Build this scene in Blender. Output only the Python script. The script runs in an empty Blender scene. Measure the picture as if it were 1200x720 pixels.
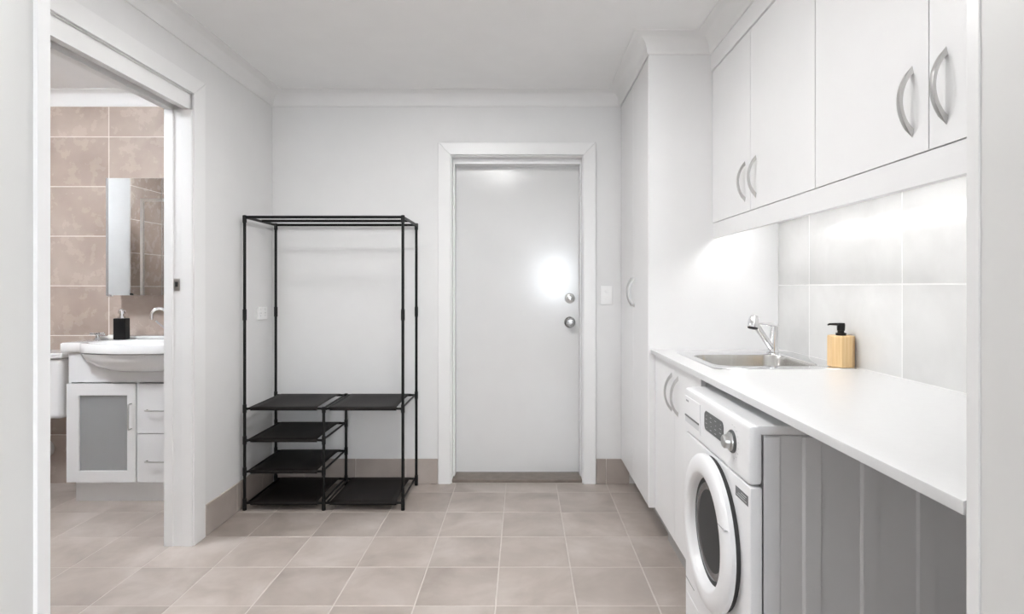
import bpy, bmesh, math, random
from mathutils import Vector, Matrix
random.seed(7)
S = bpy.context.scene
C = S.collection
PI = math.pi

# ------------------------------------------------------------------ camera, world, exposure
CAM_Z = 1.22
cd = bpy.data.cameras.new('camera'); cam = bpy.data.objects.new('camera', cd); C.objects.link(cam)
cam.location = (0, 0, CAM_Z); cam.rotation_euler = (PI/2, 0, 0)
cd.sensor_fit = 'HORIZONTAL'; cd.sensor_width = 36.0; cd.lens = 36.0*695/1200
cd.shift_x = -13/1200; cd.shift_y = -23/1200; cd.clip_start = 0.02
S.camera = cam
w = bpy.data.worlds.new('sky'); S.world = w; w.use_nodes = True
bg = w.node_tree.nodes['Background']; bg.inputs[0].default_value = (0.86, 0.93, 1.0, 1); bg.inputs[1].default_value = 11.0
S.view_settings.view_transform = 'Standard'; S.view_settings.look = 'None'
S.view_settings.exposure = 2.14; S.view_settings.gamma = 1.0; S.view_settings.use_curve_mapping = False
LAMP_MAIN, FILL_REAR, FILL_HALL, LAMP_BATH, LAMP_STRIP = 9.5, 17.0, 46.0, 28.0, 3.5
HALL_WIN = (0.34, 0.88, 1.02, 1.78)         # x0, x1, z0, z1 of the hall window behind the camera
pd = bpy.data.lights.new('window_portal', 'AREA'); pd.shape = 'RECTANGLE'; pd.size = 0.54; pd.size_y = 0.76
pd.cycles.is_portal = True
po = bpy.data.objects.new('window_portal', pd); C.objects.link(po)
po.location = (0.61, -3.515, 1.40); po.rotation_euler = (PI/2, 0, 0)

# ------------------------------------------------------------------ materials
M = {}
def nodes(name):
    m = bpy.data.materials.new(name); m.use_nodes = True; M[name] = m
    nt = m.node_tree
    return m, nt, nt.nodes['Principled BSDF']
def noise(nt, scale, detail=3, rough=0.5, vec=None):
    n = nt.nodes.new('ShaderNodeTexNoise'); n.inputs['Scale'].default_value = scale
    n.inputs['Detail'].default_value = detail; n.inputs['Roughness'].default_value = rough
    if vec is not None: nt.links.new(vec, n.inputs['Vector'])
    return n
def ramp(nt, fac, stops):
    r = nt.nodes.new('ShaderNodeValToRGB'); e = r.color_ramp.elements
    e[0].position, e[0].color = stops[0][0], (*stops[0][1], 1)
    e[1].position, e[1].color = stops[-1][0], (*stops[-1][1], 1)
    for p, c in stops[1:-1]:
        k = e.new(p); k.color = (*c, 1)
    nt.links.new(fac, r.inputs[0]); return r
def bump(nt, bs, height, strength, dist=0.002):
    b = nt.nodes.new('ShaderNodeBump'); b.inputs['Strength'].default_value = strength; b.inputs['Distance'].default_value = dist
    nt.links.new(height, b.inputs['Height']); nt.links.new(b.outputs[0], bs.inputs['Normal'])
def plain(name, col, rough=0.5, metal=0.0, var=0.03, nscale=6.0, bmp=0.0, bscale=120.0, spec=0.5, coat=0.0):
    m, nt, bs = nodes(name)
    pos = nt.nodes.new('ShaderNodeNewGeometry').outputs['Position']
    n = noise(nt, nscale, 4, 0.55, pos)
    lo = tuple(max(0, c*(1-var)) for c in col); hi = tuple(min(1, c*(1+var)) for c in col)
    r = ramp(nt, n.outputs[0], [(0.3, lo), (0.7, hi)])
    nt.links.new(r.outputs[0], bs.inputs['Base Color'])
    bs.inputs['Roughness'].default_value = rough; bs.inputs['Metallic'].default_value = metal
    bs.inputs['Specular IOR Level'].default_value = spec
    if coat: bs.inputs['Coat Weight'].default_value = coat; bs.inputs['Coat Roughness'].default_value = 0.08
    if bmp:
        b = noise(nt, bscale, 3, 0.6, pos); bump(nt, bs, b.outputs[0], bmp)
    return m
def tile_mat(name, dark, mid, light, rough, scale=3.2, spec=0.5):
    m, nt, bs = nodes(name)
    pos = nt.nodes.new('ShaderNodeNewGeometry').outputs['Position']
    oi = nt.nodes.new('ShaderNodeObjectInfo')
    sc = nt.nodes.new('ShaderNodeMath'); sc.operation = 'MULTIPLY'; sc.inputs[1].default_value = 37.0
    nt.links.new(oi.outputs['Random'], sc.inputs[0])
    ad = nt.nodes.new('ShaderNodeVectorMath'); ad.operation = 'ADD'
    nt.links.new(pos, ad.inputs[0]); nt.links.new(sc.outputs[0], ad.inputs[1])
    n1 = noise(nt, scale, 4, 0.55, ad.outputs[0]); n1.inputs['Distortion'].default_value = 0.35
    n2 = noise(nt, scale*6, 4, 0.55, ad.outputs[0])
    mx = nt.nodes.new('ShaderNodeMath'); mx.operation = 'MULTIPLY_ADD'; mx.inputs[1].default_value = 0.10
    nt.links.new(n2.outputs[0], mx.inputs[0]); nt.links.new(n1.outputs[0], mx.inputs[2])
    r = ramp(nt, mx.outputs[0], [(0.30, dark), (0.55, mid), (0.82, light)])
    hsv = nt.nodes.new('ShaderNodeHueSaturation')
    mr = nt.nodes.new('ShaderNodeMapRange'); mr.inputs[3].default_value = 0.94; mr.inputs[4].default_value = 1.05
    nt.links.new(oi.outputs['Random'], mr.inputs[0]); nt.links.new(mr.outputs[0], hsv.inputs['Value'])
    nt.links.new(r.outputs[0], hsv.inputs['Color']); nt.links.new(hsv.outputs[0], bs.inputs['Base Color'])
    rr = nt.nodes.new('ShaderNodeMapRange'); rr.inputs[3].default_value = rough*0.8; rr.inputs[4].default_value = rough*1.25
    nt.links.new(n2.outputs[0], rr.inputs[0]); nt.links.new(rr.outputs[0], bs.inputs['Roughness'])
    bs.inputs['Specular IOR Level'].default_value = spec
    bump(nt, bs, n2.outputs[0], 0.06)
    return m
def emit(name, col, strength):
    m, nt, bs = nodes(name)
    bs.inputs['Base Color'].default_value = (0.9, 0.9, 0.9, 1)
    bs.inputs['Emission Color'].default_value = (*col, 1); bs.inputs['Emission Strength'].default_value = strength
    return m
plain('wall_paint', (0.79, 0.79, 0.79), 0.55, var=0.012, bmp=0.05, bscale=260)
plain('bath_paint', (0.80, 0.80, 0.80), 0.6, var=0.01)
plain('ceiling_paint', (0.91, 0.91, 0.91), 0.85, var=0.012)
plain('cornice_paint', (0.84, 0.84, 0.838), 0.7, var=0.01)
plain('trim_paint', (0.84, 0.84, 0.84), 0.32, var=0.012)
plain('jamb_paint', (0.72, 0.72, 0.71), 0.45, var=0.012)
plain('door_paint', (0.73, 0.73, 0.73), 0.165, var=0.01, bmp=0.012, bscale=30)
plain('laminate', (0.84, 0.84, 0.845), 0.33, var=0.008)
plain('laminate_gloss', (0.82, 0.82, 0.825), 0.25, var=0.008)
plain('counter_white', (0.65, 0.65, 0.65), 0.28, var=0.012, nscale=60)
plain('kick_grey', (0.42, 0.41, 0.40), 0.45)
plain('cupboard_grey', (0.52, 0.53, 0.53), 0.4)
plain('carcass_dark', (0.60, 0.60, 0.60), 0.6)
plain('appliance_white', (0.82, 0.82, 0.83), 0.30, var=0.006)
plain('appliance_steel', (0.70, 0.70, 0.71), 0.42, var=0.01)
plain('appliance_grey', (0.085, 0.088, 0.09), 0.30)
plain('gasket', (0.03, 0.03, 0.03), 0.6)
plain('plastic_white', (0.90, 0.90, 0.90), 0.35, var=0.01)
plain('ceramic', (0.86, 0.86, 0.86), 0.10, var=0.005, coat=0.4)
plain('grout', (0.58, 0.535, 0.50), 0.9, var=0.05, nscale=30)
plain('grout_pale', (0.78, 0.73, 0.69), 0.9, var=0.03, nscale=30)
plain('grout_white', (0.72, 0.72, 0.71), 0.8, var=0.02, nscale=30)
plain('threshold_wood', (0.20, 0.165, 0.14), 0.5, var=0.15, nscale=18)
plain('chrome', (0.80, 0.80, 0.81), 0.08, 1.0, var=0.01)
plain('satin_nickel', (0.60, 0.60, 0.59), 0.30, 1.0, var=0.02)
plain('nickel_dark', (0.40, 0.40, 0.40), 0.22, 1.0)
plain('black_metal', (0.004, 0.004, 0.004), 0.42, 0.0, var=0.2, spec=0.3)
plain('black_plastic', (0.006, 0.006, 0.006), 0.42, var=0.2, spec=0.3)
plain('hose_grey', (0.45, 0.46, 0.47), 0.4, 0.5)
plain('soap', (0.84, 0.83, 0.80), 0.45)
plain('print_grey', (0.35, 0.35, 0.36), 0.5)
plain('print_light', (0.62, 0.63, 0.64), 0.5)
plain('hall_floor', (0.42, 0.38, 0.35), 0.4, var=0.1, nscale=3)
tile_mat('floor_tile', (0.30, 0.255, 0.225), (0.415, 0.36, 0.322), (0.545, 0.49, 0.455), 0.34, 3.4)
tile_mat('skirting_tile', (0.34, 0.295, 0.265), (0.42, 0.367, 0.333), (0.50, 0.445, 0.41), 0.4, 2.6)
tile_mat('bath_tile', (0.33, 0.265, 0.225), (0.45, 0.37, 0.32), (0.56, 0.48, 0.425), 0.26, 2.2)
tile_mat('splash_tile', (0.52, 0.52, 0.515), (0.59, 0.59, 0.583), (0.66, 0.66, 0.652), 0.17, 3.0)
def brushed():
    m, nt, bs = nodes('brushed_steel')
    tc = nt.nodes.new('ShaderNodeNewGeometry').outputs['Position']
    mp = nt.nodes.new('ShaderNodeMapping'); mp.inputs['Scale'].default_value = (160, 160, 3)
    nt.links.new(tc, mp.inputs[0]); n = noise(nt, 1.0, 3, 0.6, mp.outputs[0])
    r = ramp(nt, n.outputs[0], [(0.2, (0.50, 0.49, 0.47)), (0.8, (0.64, 0.63, 0.61))])
    nt.links.new(r.outputs[0], bs.inputs['Base Color']); bs.inputs['Metallic'].default_value = 1.0
    bs.inputs['Roughness'].default_value = 0.27
brushed()
def fabric(name, a, b, rough=0.75):
    m, nt, bs = nodes(name)
    pos = nt.nodes.new('ShaderNodeNewGeometry').outputs['Position']
    wv = nt.nodes.new('ShaderNodeTexWave'); wv.inputs['Scale'].default_value = 160; wv.inputs['Distortion'].default_value = 1.5
    nt.links.new(pos, wv.inputs['Vector'])
    n = noise(nt, 9, 4, 0.6, pos)
    r = ramp(nt, n.outputs[0], [(0.3, a), (0.75, b)]); nt.links.new(r.outputs[0], bs.inputs['Base Color'])
    bs.inputs['Roughness'].default_value = rough
    bump(nt, bs, wv.outputs[0], 0.25, 0.001)
fabric('shelf_fabric', (0.005, 0.0036, 0.0034), (0.011, 0.008, 0.0075), 0.55)
M['shelf_fabric'].node_tree.nodes['Principled BSDF'].inputs['Specular IOR Level'].default_value = 0.25
def bamboo():
    m, nt, bs = nodes('bamboo')
    pos = nt.nodes.new('ShaderNodeNewGeometry').outputs['Position']
    mp = nt.nodes.new('ShaderNodeMapping'); mp.inputs['Scale'].default_value = (220, 220, 6); nt.links.new(pos, mp.inputs[0])
    n = noise(nt, 1.0, 4, 0.6, mp.outputs[0])
    r = ramp(nt, n.outputs[0], [(0.25, (0.66, 0.43, 0.20)), (0.55, (0.78, 0.55, 0.29)), (0.8, (0.84, 0.64, 0.38))])
    nt.links.new(r.outputs[0], bs.inputs['Base Color']); bs.inputs['Roughness'].default_value = 0.5
bamboo()
def glass(name, col, rough, alpha_mix=None):
    m, nt, bs = nodes(name)
    bs.inputs['Base Color'].default_value = (*col, 1); bs.inputs['Roughness'].default_value = rough
    bs.inputs['Transmission Weight'].default_value = 1.0; bs.inputs['IOR'].default_value = 1.45
    n = noise(nt, 300, 2); bump(nt, bs, n.outputs[0], 0.02)
glass('clear_glass', (0.97, 0.98, 0.98), 0.0)
glass('frosted_glass', (0.86, 0.87, 0.88), 0.12)
M['frosted_glass'].node_tree.nodes['Principled BSDF'].inputs['Transmission Weight'].default_value = 0.66
m_, nt_, bs_ = nodes('dark_glass')
bs_.inputs['Base Color'].default_value = (0.05, 0.05, 0.055, 1); bs_.inputs['Roughness'].default_value = 0.04
bs_.inputs['Coat Weight'].default_value = 0.6
n_ = noise(nt_, 6, 3); r_ = ramp(nt_, n_.outputs[0], [(0.3, (0.035, 0.035, 0.04)), (0.8, (0.09, 0.09, 0.10))]); nt_.links.new(r_.outputs[0], bs_.inputs['Base Color'])
plain('mirror', (0.90, 0.90, 0.90), 0.01, 1.0, var=0.002)
emit('lamp_main', (1.0, 0.995, 0.985), LAMP_MAIN)
emit('fill_rear', (1.0, 0.995, 0.985), FILL_REAR)
emit('fill_hall', (1.0, 0.995, 0.985), FILL_HALL)
emit('lamp_bath', (0.94, 0.98, 1.03), LAMP_BATH)
emit('lamp_strip', (1.0, 0.99, 0.98), LAMP_STRIP)

# ------------------------------------------------------------------ mesh helpers
ORG = {}
def root_of(o):
    while o.parent: o = o.parent
    return o
class MB:
    def __init__(s): s.bm = bmesh.new(); s.bev = False
    def box(s, x0, x1, y0, y1, z0, z1, bev=0.0, seg=2):
        vs = [s.bm.verts.new(p) for p in ((x0,y0,z0),(x1,y0,z0),(x1,y1,z0),(x0,y1,z0),(x0,y0,z1),(x1,y0,z1),(x1,y1,z1),(x0,y1,z1))]
        fs = [s.bm.faces.new([vs[i] for i in f]) for f in ((3,2,1,0),(4,5,6,7),(0,1,5,4),(1,2,6,5),(2,3,7,6),(3,0,4,7))]
        if bev > 0:
            s.bev = True
            es = list({e for f in fs for e in f.edges})
            bmesh.ops.bevel(s.bm, geom=es, offset=bev, segments=seg, profile=0.5, affect='EDGES', clamp_overlap=True)
        return s
    def loops(s, rings, cap0=True, cap1=True, closed=True):
        rv = [[s.bm.verts.new(p) for p in r] for r in rings]
        n = len(rv[0])
        for a, b in zip(rv[:-1], rv[1:]):
            for i in range(n if closed else n-1):
                j = (i+1) % n
                s.bm.faces.new((a[i], a[j], b[j], b[i]))
        if cap0: s.bm.faces.new(list(reversed(rv[0])))
        if cap1: s.bm.faces.new(rv[-1])
        return s
    def tube(s, path, r, n=12, cap=True):
        path = [Vector(p) for p in path]; rings = []
        rr = r if isinstance(r, (list, tuple)) else [r]*len(path)
        up = None
        for i, p in enumerate(path):
            t = (path[min(i+1, len(path)-1)] - path[max(i-1, 0)]).normalized()
            if up is None:
                up = Vector((0,0,1)) if abs(t.z) < 0.9 else Vector((1,0,0))
            u = (up - t*up.dot(t)).normalized(); v = t.cross(u); up = u
            rings.append([p + (u*math.cos(2*PI*k/n) + v*math.sin(2*PI*k/n))*rr[i] for k in range(n)])
        return s.loops(rings, cap, cap)
    def cyl(s, p0, p1, r, n=16): return s.tube([p0, p1], r, n)
    def lathe(s, prof, origin=(0,0,0), axis='Z', n=32, cap0=True, cap1=True):
        o = Vector(origin); rings = []
        for r, h in prof:
            ring = []
            for k in range(n):
                c, t = math.cos(2*PI*k/n)*r, math.sin(2*PI*k/n)*r
                p = {'Z': (c, t, h), '-X': (-h, c, t), '-Y': (c, -h, t), 'X': (h, c, t)}[axis]
                ring.append(o + Vector(p))
            rings.append(ring)
        return s.loops(rings, cap0, cap1)
    def prism(s, poly, axis, a, b):
        def P(u, v, w_): return {'X': (w_, u, v), 'Y': (u, w_, v), 'Z': (u, v, w_)}[axis]
        return s.loops([[P(u, v, a) for u, v in poly], [P(u, v, b) for u, v in poly]])
    def obj(s, name, mat, parent=None, loc=None, smooth=True, ang=35):
        bm = s.bm
        bmesh.ops.recalc_face_normals(bm, faces=bm.faces[:])
        if smooth:
            for f in bm.faces: f.smooth = True
            for e in bm.edges:
                if len(e.link_faces) == 2 and e.calc_face_angle(0) > math.radians(ang): e.smooth = False
        off = Vector(loc) if loc is not None else (ORG.get(root_of(parent).name, Vector((0,0,0))) if parent else Vector((0,0,0)))
        if off.length: bmesh.ops.translate(bm, verts=bm.verts[:], vec=-off)
        me = bpy.data.meshes.new(name); bm.to_mesh(me); bm.free()
        me.materials.append(M[mat]); o = bpy.data.objects.new(name, me); C.objects.link(o)
        if s.bev and smooth:
            wn = o.modifiers.new('weighted_normal', 'WEIGHTED_NORMAL'); wn.keep_sharp = True; wn.weight = 100
        if parent: o.parent = parent
        elif loc is not None: o.location = loc; ORG[o.name] = Vector(loc)
        return o
def thing(name, label, cat, loc, group=None):
    o = bpy.data.objects.new(name, None); C.objects.link(o); o.location = loc; o.empty_display_size = 0.05
    ORG[o.name] = Vector(loc); o['label'] = label; o['category'] = cat
    if group: o['group'] = group
    return o
def tag(o, label, cat, group=None):
    o['label'] = label; o['category'] = cat
    if group: o['group'] = group
    return o
def struct(o, label, cat):
    o['kind'] = 'structure'; o['label'] = label; o['category'] = cat; return o
def boxo(name, b, mat, parent=None, bev=0.0, loc=None): return MB().box(*b, bev=bev).obj(name, mat, parent, loc)
def copy_part(o, parent, loc):
    c = o.copy(); C.objects.link(c); c.parent = parent; c.location = loc; return c

# ------------------------------------------------------------------ setting dimensions
XL, XR, YB, YF, ZC = -1.56, 1.241, 3.69, 0.83, 2.43     # left/right wall, back wall, doorway wall, ceiling
WL = 0.12
BX0, BY0 = -3.60, 1.20                                     # bathroom left and front wall faces
PX, PY, FX0, FY0 = 0.311, 0.315, -0.106, 3.530             # floor tile grid
GAP = 0.0045

# floor slab and tiles
floor = struct(boxo('floor', (BX0-0.12, XR+0.12, 0.70, YB+0.25, -0.08, -0.0012), 'grout'), 'taupe ceramic tile floor with pale grout running into the bathroom', 'floor')
struct(boxo('floor_hall', (-1.72, 1.72, -3.62, 0.70, -0.08, 0.0), 'hall_floor'), 'brown hall floor behind the doorway', 'floor')
struct(boxo('ceiling', (BX0-0.12, 1.72, -3.62, YB+0.25, ZC, ZC+0.1), 'ceiling_paint'), 'flat off-white painted ceiling', 'ceiling')
tile_meshes = {}
def tile_mesh(wx, wy, wz, mat, axis, bev=0.0012):
    key = (round(wx, 3), round(wy, 3), round(wz, 3), mat, axis)
    if key in tile_meshes: return tile_meshes[key]
    bm = bmesh.new()
    # axis: direction the face looks; chamfer only the front edges
    def P(u, v, d):
        return {'Z': (u, v, d), '-Y': (u, -d, v), '-X': (-d, u, v), 'X': (d, u, v), 'Y': (u, d, v)}[axis]
    a, b, t = wx/2, wy/2, wz
    lo = [bm.verts.new(P(u, v, -t)) for u, v in ((-a,-b),(a,-b),(a,b),(-a,b))]
    md = [bm.verts.new(P(u, v, -bev)) for u, v in ((-a,-b),(a,-b),(a,b),(-a,b))]
    hi = [bm.verts.new(P(u, v, 0)) for u, v in ((-a+bev,-b+bev),(a-bev,-b+bev),(a-bev,b-bev),(-a+bev,b-bev))]
    for r0, r1 in ((lo, md), (md, hi)):
        for i in range(4): bm.faces.new((r0[i], r0[(i+1)%4], r1[(i+1)%4], r1[i]))
    bm.faces.new(hi)
    bmesh.ops.recalc_face_normals(bm, faces=bm.faces[:])
    me = bpy.data.meshes.new('tile'); bm.to_mesh(me); bm.free(); me.materials.append(M[mat])
    if axis != 'Z':
        pass
    tile_meshes[key] = me; return me
def lines(lo, hi, start, pitch):
    k0 = math.ceil((lo+0.004-start)/pitch); out = [lo]; k = k0
    while start+k*pitch < hi-0.004: out.append(start+k*pitch); k += 1
    return out+[hi]
def tile_field(parent, axis, face, ulines, vlines, mat, thick, gap=GAP, skip=None):
    """tiles on a plane; u/v are the two free axes in x,y,z order"""
    off = ORG.get(root_of(parent).name, Vector((0,0,0)))
    for u0, u1 in zip(ulines[:-1], ulines[1:]):
        for v0, v1 in zip(vlines[:-1], vlines[1:]):
            if skip and skip(u0, u1, v0, v1): continue
            wx, wy = u1-u0-gap, v1-v0-gap
            if wx < 0.006 or wy < 0.006: continue
            me = tile_mesh(wx, wy, thick, mat, axis)
            o = bpy.data.objects.new('tile', me); C.objects.link(o); o.parent = parent
            cu, cv = (u0+u1)/2, (v0+v1)/2
            j = random.uniform(-0.0004, 0.0)
            loc = {'Z': (cu, cv, face+j), '-Y': (cu, face-j, cv), 'Y': (cu, face+j, cv), '-X': (face-j, cu, cv), 'X': (face+j, cu, cv)}[axis]
            o.location = Vector(loc)-off
tile_field(floor, 'Z', 0.0, lines(BX0, XR, FX0, PX), lines(0.705, YB, FY0, PY), 'floor_tile', 0.007,
           skip=lambda u0, u1, v0, v1: u1 < XL-WL+0.02 and v1 < BY0+0.02)

# walls
DX0, DX1, DZ = -0.450, 0.375, 2.043      # entry door opening
b = MB(); b.box(BX0-0.12, DX0-0.02, YB, YB+0.14, 0, ZC); b.box(DX1+0.02, XR+0.12, YB, YB+0.14, 0, ZC); b.box(DX0-0.02, DX1+0.02, YB, YB+0.14, DZ+0.02, ZC)
wall_back = struct(b.obj('wall_back', 'wall_paint', smooth=False), 'grey-white painted back wall around the entry door', 'wall')
OY0, OY1, OZ = 1.90, 2.789, 2.131        # bathroom doorway
b = MB(); b.box(XL-WL, XL, YF, OY0, 0, ZC); b.box(XL-WL, XL, OY1+0.02, YB, 0, ZC); b.box(XL-WL, XL, OY0, OY1+0.02, OZ+0.02, ZC)
wall_left = struct(b.obj('wall_left', 'wall_paint', smooth=False), 'grey-white painted left wall with the bathroom doorway', 'wall')
wall_right = struct(boxo('wall_right', (XR, XR+0.12, YF, YB, 0, ZC), 'wall_paint'), 'right wall behind the bench and cabinets', 'wall')
JX0, JX1 = -0.66, 0.619
b = MB(); b.box(BX0-0.12, JX0-0.02, 0.70, YF, 0, ZC); b.box(JX1+0.02, XR+0.36, 0.70, YF, 0, ZC); b.box(JX0-0.02, JX1+0.02, 0.70, YF, 2.12, ZC)
struct(b.obj('wall_front', 'wall_paint', smooth=False), 'wall around the wide doorway nearest the viewer', 'wall')
wall_bl = struct(boxo('wall_bathroom_left', (BX0-0.12, BX0, YF, YB, 0, ZC), 'bath_paint'), 'far left bathroom wall', 'wall')
wall_bf = struct(boxo('wall_bathroom_front', (BX0, XL-WL, BY0-0.12, BY0, 0, ZC), 'bath_paint'), 'bathroom wall behind the shower', 'wall')
struct(boxo('wall_hall_left', (-1.72, -1.60, -3.5, 0.70, 0, ZC), 'wall_paint'), 'left wall of the hall', 'wall')
struct(boxo('wall_hall_right', (1.60, 1.72, -3.5, 0.70, 0, ZC), 'wall_paint'), 'right wall of the hall', 'wall')
x0, x1, z0, z1 = HALL_WIN
b = MB(); b.box(-1.72, x0, -3.62, -3.5, 0, ZC); b.box(x1, 1.72, -3.62, -3.5, 0, ZC); b.box(x0, x1, -3.62, -3.5, 0, z0); b.box(x0, x1, -3.62, -3.5, z1, ZC)
struct(b.obj('wall_hall_back', 'wall_paint', smooth=False), 'end wall of the hall with a window', 'wall')
win = struct(boxo('window_1', (x0-0.05, x1+0.05, -3.50, -3.47, z0-0.06, z0), 'trim_paint', bev=0.004), 'hall window with white frame', 'window')
b = MB()
for a in ((x0, x0+0.035, z0, z1), (x1-0.035, x1, z0, z1), (x0+0.035, x1-0.035, z0, z0+0.035), (x0+0.035, x1-0.035, z1-0.035, z1)):
    b.box(a[0], a[1], -3.60, -3.56, a[2], a[3])
b.obj('window_frame', 'trim_paint', win)

# bathroom wall tiling
ZT = [z for z in lines(0.0, 2.345, 0.921, 0.3085)]
gb = boxo('grout_bed', (BX0, XL-WL, YB-0.0072, YB, 0, 2.345), 'grout_pale', wall_back)
tile_field(wall_back, '-Y', YB-0.008, lines(BX0, XL-WL, -2.572, 0.618), ZT, 'bath_tile', 0.006)
boxo('grout_bed', (BX0, BX0+0.0072, BY0, YB-0.01, 0, 2.345), 'grout_pale', wall_bl)
tile_field(wall_bl, 'X', BX0+0.008, lines(BY0, YB-0.01, 2.30, 0.618), ZT, 'bath_tile', 0.006)
boxo('grout_bed', (BX0+0.01, XL-WL, BY0, BY0+0.0072, 0, 2.345), 'grout_pale', wall_bf)
tile_field(wall_bf, 'Y', BY0+0.008, lines(BX0+0.01, XL-WL, -2.9, 0.618), ZT, 'bath_tile', 0.006)
# splashback
TYS = 2.8648
boxo('grout_bed', (XR-0.0075, XR, YF, TYS, 0.90, 1.535), 'grout_white', wall_right)
tile_field(wall_right, '-X', XR-0.008, lines(YF, TYS, 1.930, 0.6275), [0.9225, 1.2305, 1.535], 'splash_tile', 0.006, gap=0.004)
# skirting tiles
bbk = struct(boxo('baseboard_back', (XL+0.012, DX0-0.078, YB-0.006, YB, 0, 0.153), 'grout_pale'), 'taupe skirting tiles along the back wall behind the rack', 'baseboard')
tile_field(bbk, '-Y', YB-0.012, lines(XL+0.012, DX0-0.078, FX0, PX), [0.0, 0.157], 'skirting_tile', 0.007)
bbr = struct(boxo('baseboard_back_right', (DX1+0.078, 0.66, YB-0.006, YB, 0, 0.153), 'grout_pale'), 'short run of taupe skirting tiles between door and tall cupboard', 'baseboard')
tile_field(bbr, '-Y', YB-0.012, lines(DX1+0.078, 0.66, FX0+2*PX, PX), [0.0, 0.157], 'skirting_tile', 0.007)
bbl = struct(boxo('baseboard_left', (XL, XL+0.006, OY1+0.108, YB, 0, 0.153), 'grout_pale'), 'taupe skirting tiles along the left wall', 'baseboard')
tile_field(bbl, 'X', XL+0.012, lines(OY1+0.108, YB-0.012, 3.213, 0.311), [0.0, 0.157], 'skirting_tile', 0.007)

# cornice
def cornice(name, path, label, size=0.085, flip=1):
    prof = [(0.0, -size), (0.006, -size), (0.010, -size+0.006)]
    n = 7
    for k in range(n+1):
        a = (PI/2)*k/n
        prof.append((size-0.004-(size-0.016)*math.cos(a), -size+0.010+(size-0.016)*math.sin(a)))
    prof += [(size, -0.004), (size, 0.0)]
    P = [Vector(p) for p in path]; rings = []
    for i, p in enumerate(P):
        d0 = (P[i]-P[i-1]).normalized() if i > 0 else None
        d1 = (P[i+1]-P[i]).normalized() if i < len(P)-1 else None
        nrm = [Vector((d.y, -d.x))*flip for d in (d0, d1) if d is not None]
        if len(nrm) == 2:
            m = (nrm[0]+nrm[1]).normalized(); m = m/max(0.2, m.dot(nrm[0]))
        else: m = nrm[0]
        rings.append([(p.x+m.x*o, p.y+m.y*o, ZC+z) for o, z in prof] + [(p.x, p.y, ZC)])
    o = MB().loops(rings).obj(name, 'cornice_paint', ang=40)
    return struct(o, label, 'cornice')
TX, TY, UX = 0.608, 2.865, 0.915
cornice('trim_1', [(XL, YF), (XL, YB), (TX, YB), (TX, TY), (UX-0.008, TY), (UX-0.008, YF)], 'white cove cornice around the laundry ceiling')
cornice('trim_2', [(BX0, BY0), (BX0, YB), (XL-WL, YB), (XL-WL, BY0)], 'white cove cornice around the bathroom ceiling')
struct(boxo('trim_3', (UX-0.008, XR, YF, TY, 2.262, ZC), 'laminate'), 'white bulkhead filler above the wall cabinets', 'filler panel')
struct(boxo('trim_4', (TX, XR, TY, YB, 2.347, ZC), 'laminate'), 'white bulkhead filler above the tall cupboard', 'filler panel')

# ------------------------------------------------------------------ entry door (door_1)
d1 = thing('door_1', 'white flush entry door in a white architrave in the back wall', 'door', (-0.04, YB, 0)); d1['kind'] = 'structure'
DY = 3.85
AW = 0.076
def mitred(axis, poly, a, c, parent):
    b = MB(); b.prism(poly, axis, a, c); b.bev = True
    bmesh.ops.bevel(b.bm, geom=b.bm.edges[:], offset=0.003, segments=2, profile=0.5, affect='EDGES')
    return b.obj('architrave', 'trim_paint', parent)
mitred('Y', [(DX0-AW, 0), (DX0, 0), (DX0, DZ), (DX0-AW, DZ+AW)], YB-0.018, YB, d1)
mitred('Y', [(DX1+AW, 0), (DX1, 0), (DX1, DZ), (DX1+AW, DZ+AW)], YB-0.018, YB, d1)
mitred('Y', [(DX0, DZ), (DX1, DZ), (DX1+AW, DZ+AW), (DX0-AW, DZ+AW)], YB-0.018, YB, d1)
for xa, xb in ((DX0-0.02, DX0+0.006), (DX1-0.006, DX1+0.02)):
    boxo('jamb', (xa, xb, YB+0.001, YB+0.20, 0, DZ-0.006), 'trim_paint', d1)
boxo('jamb', (DX0-0.02, DX1+0.02, YB+0.001, YB+0.20, DZ-0.006, DZ+0.02), 'trim_paint', d1)
for xa, xb in ((DX0+0.006, DX0+0.017), (DX1-0.014, DX1-0.006)):
    boxo('door_stop', (xa, xb, YB+0.07, DY-0.002, 0.022, DZ-0.006), 'trim_paint', d1, 0.002)
boxo('door_stop', (DX0+0.017, DX1-0.014, YB+0.07, DY-0.002, DZ-0.040, DZ-0.006), 'trim_paint', d1, 0.002)
leaf = boxo('door_leaf', (DX0+0.010, DX1-0.009, DY, DY+0.04, 0.021, DZ-0.012), 'door_paint', d1, 0.002)
boxo('threshold', (DX0+0.006, DX1-0.006, YB+0.012, DY+0.06, 0.0, 0.019), 'threshold_wood', d1, 0.003)
b = MB(); b.lathe([(0.0325, 0.0), (0.0325, 0.008), (0.029, 0.013), (0.021, 0.015), (0.020, 0.021), (0.012, 0.023)], (0.303, DY, 1.150), '-Y', 28)
dl = b.obj('deadlock', 'satin_nickel', d1)
b = MB(); b.lathe([(0.016, 0.020), (0.016, 0.0245), (0.013, 0.026)], (0.303, DY, 1.150), '-Y', 20); b.box(0.3015, 0.3045, DY-0.0268, DY-0.022, 1.140, 1.160); b.obj('key_cylinder', 'chrome', dl)
b = MB(); b.lathe([(0.036, 0.0), (0.036, 0.005), (0.030, 0.011), (0.017, 0.016), (0.015, 0.030), (0.022, 0.036), (0.028, 0.046), (0.0285, 0.058), (0.024, 0.066), (0.012, 0.068)], (0.303, DY, 0.994), '-Y', 32)
kn = b.obj('door_knob', 'nickel_dark', d1)
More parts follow.
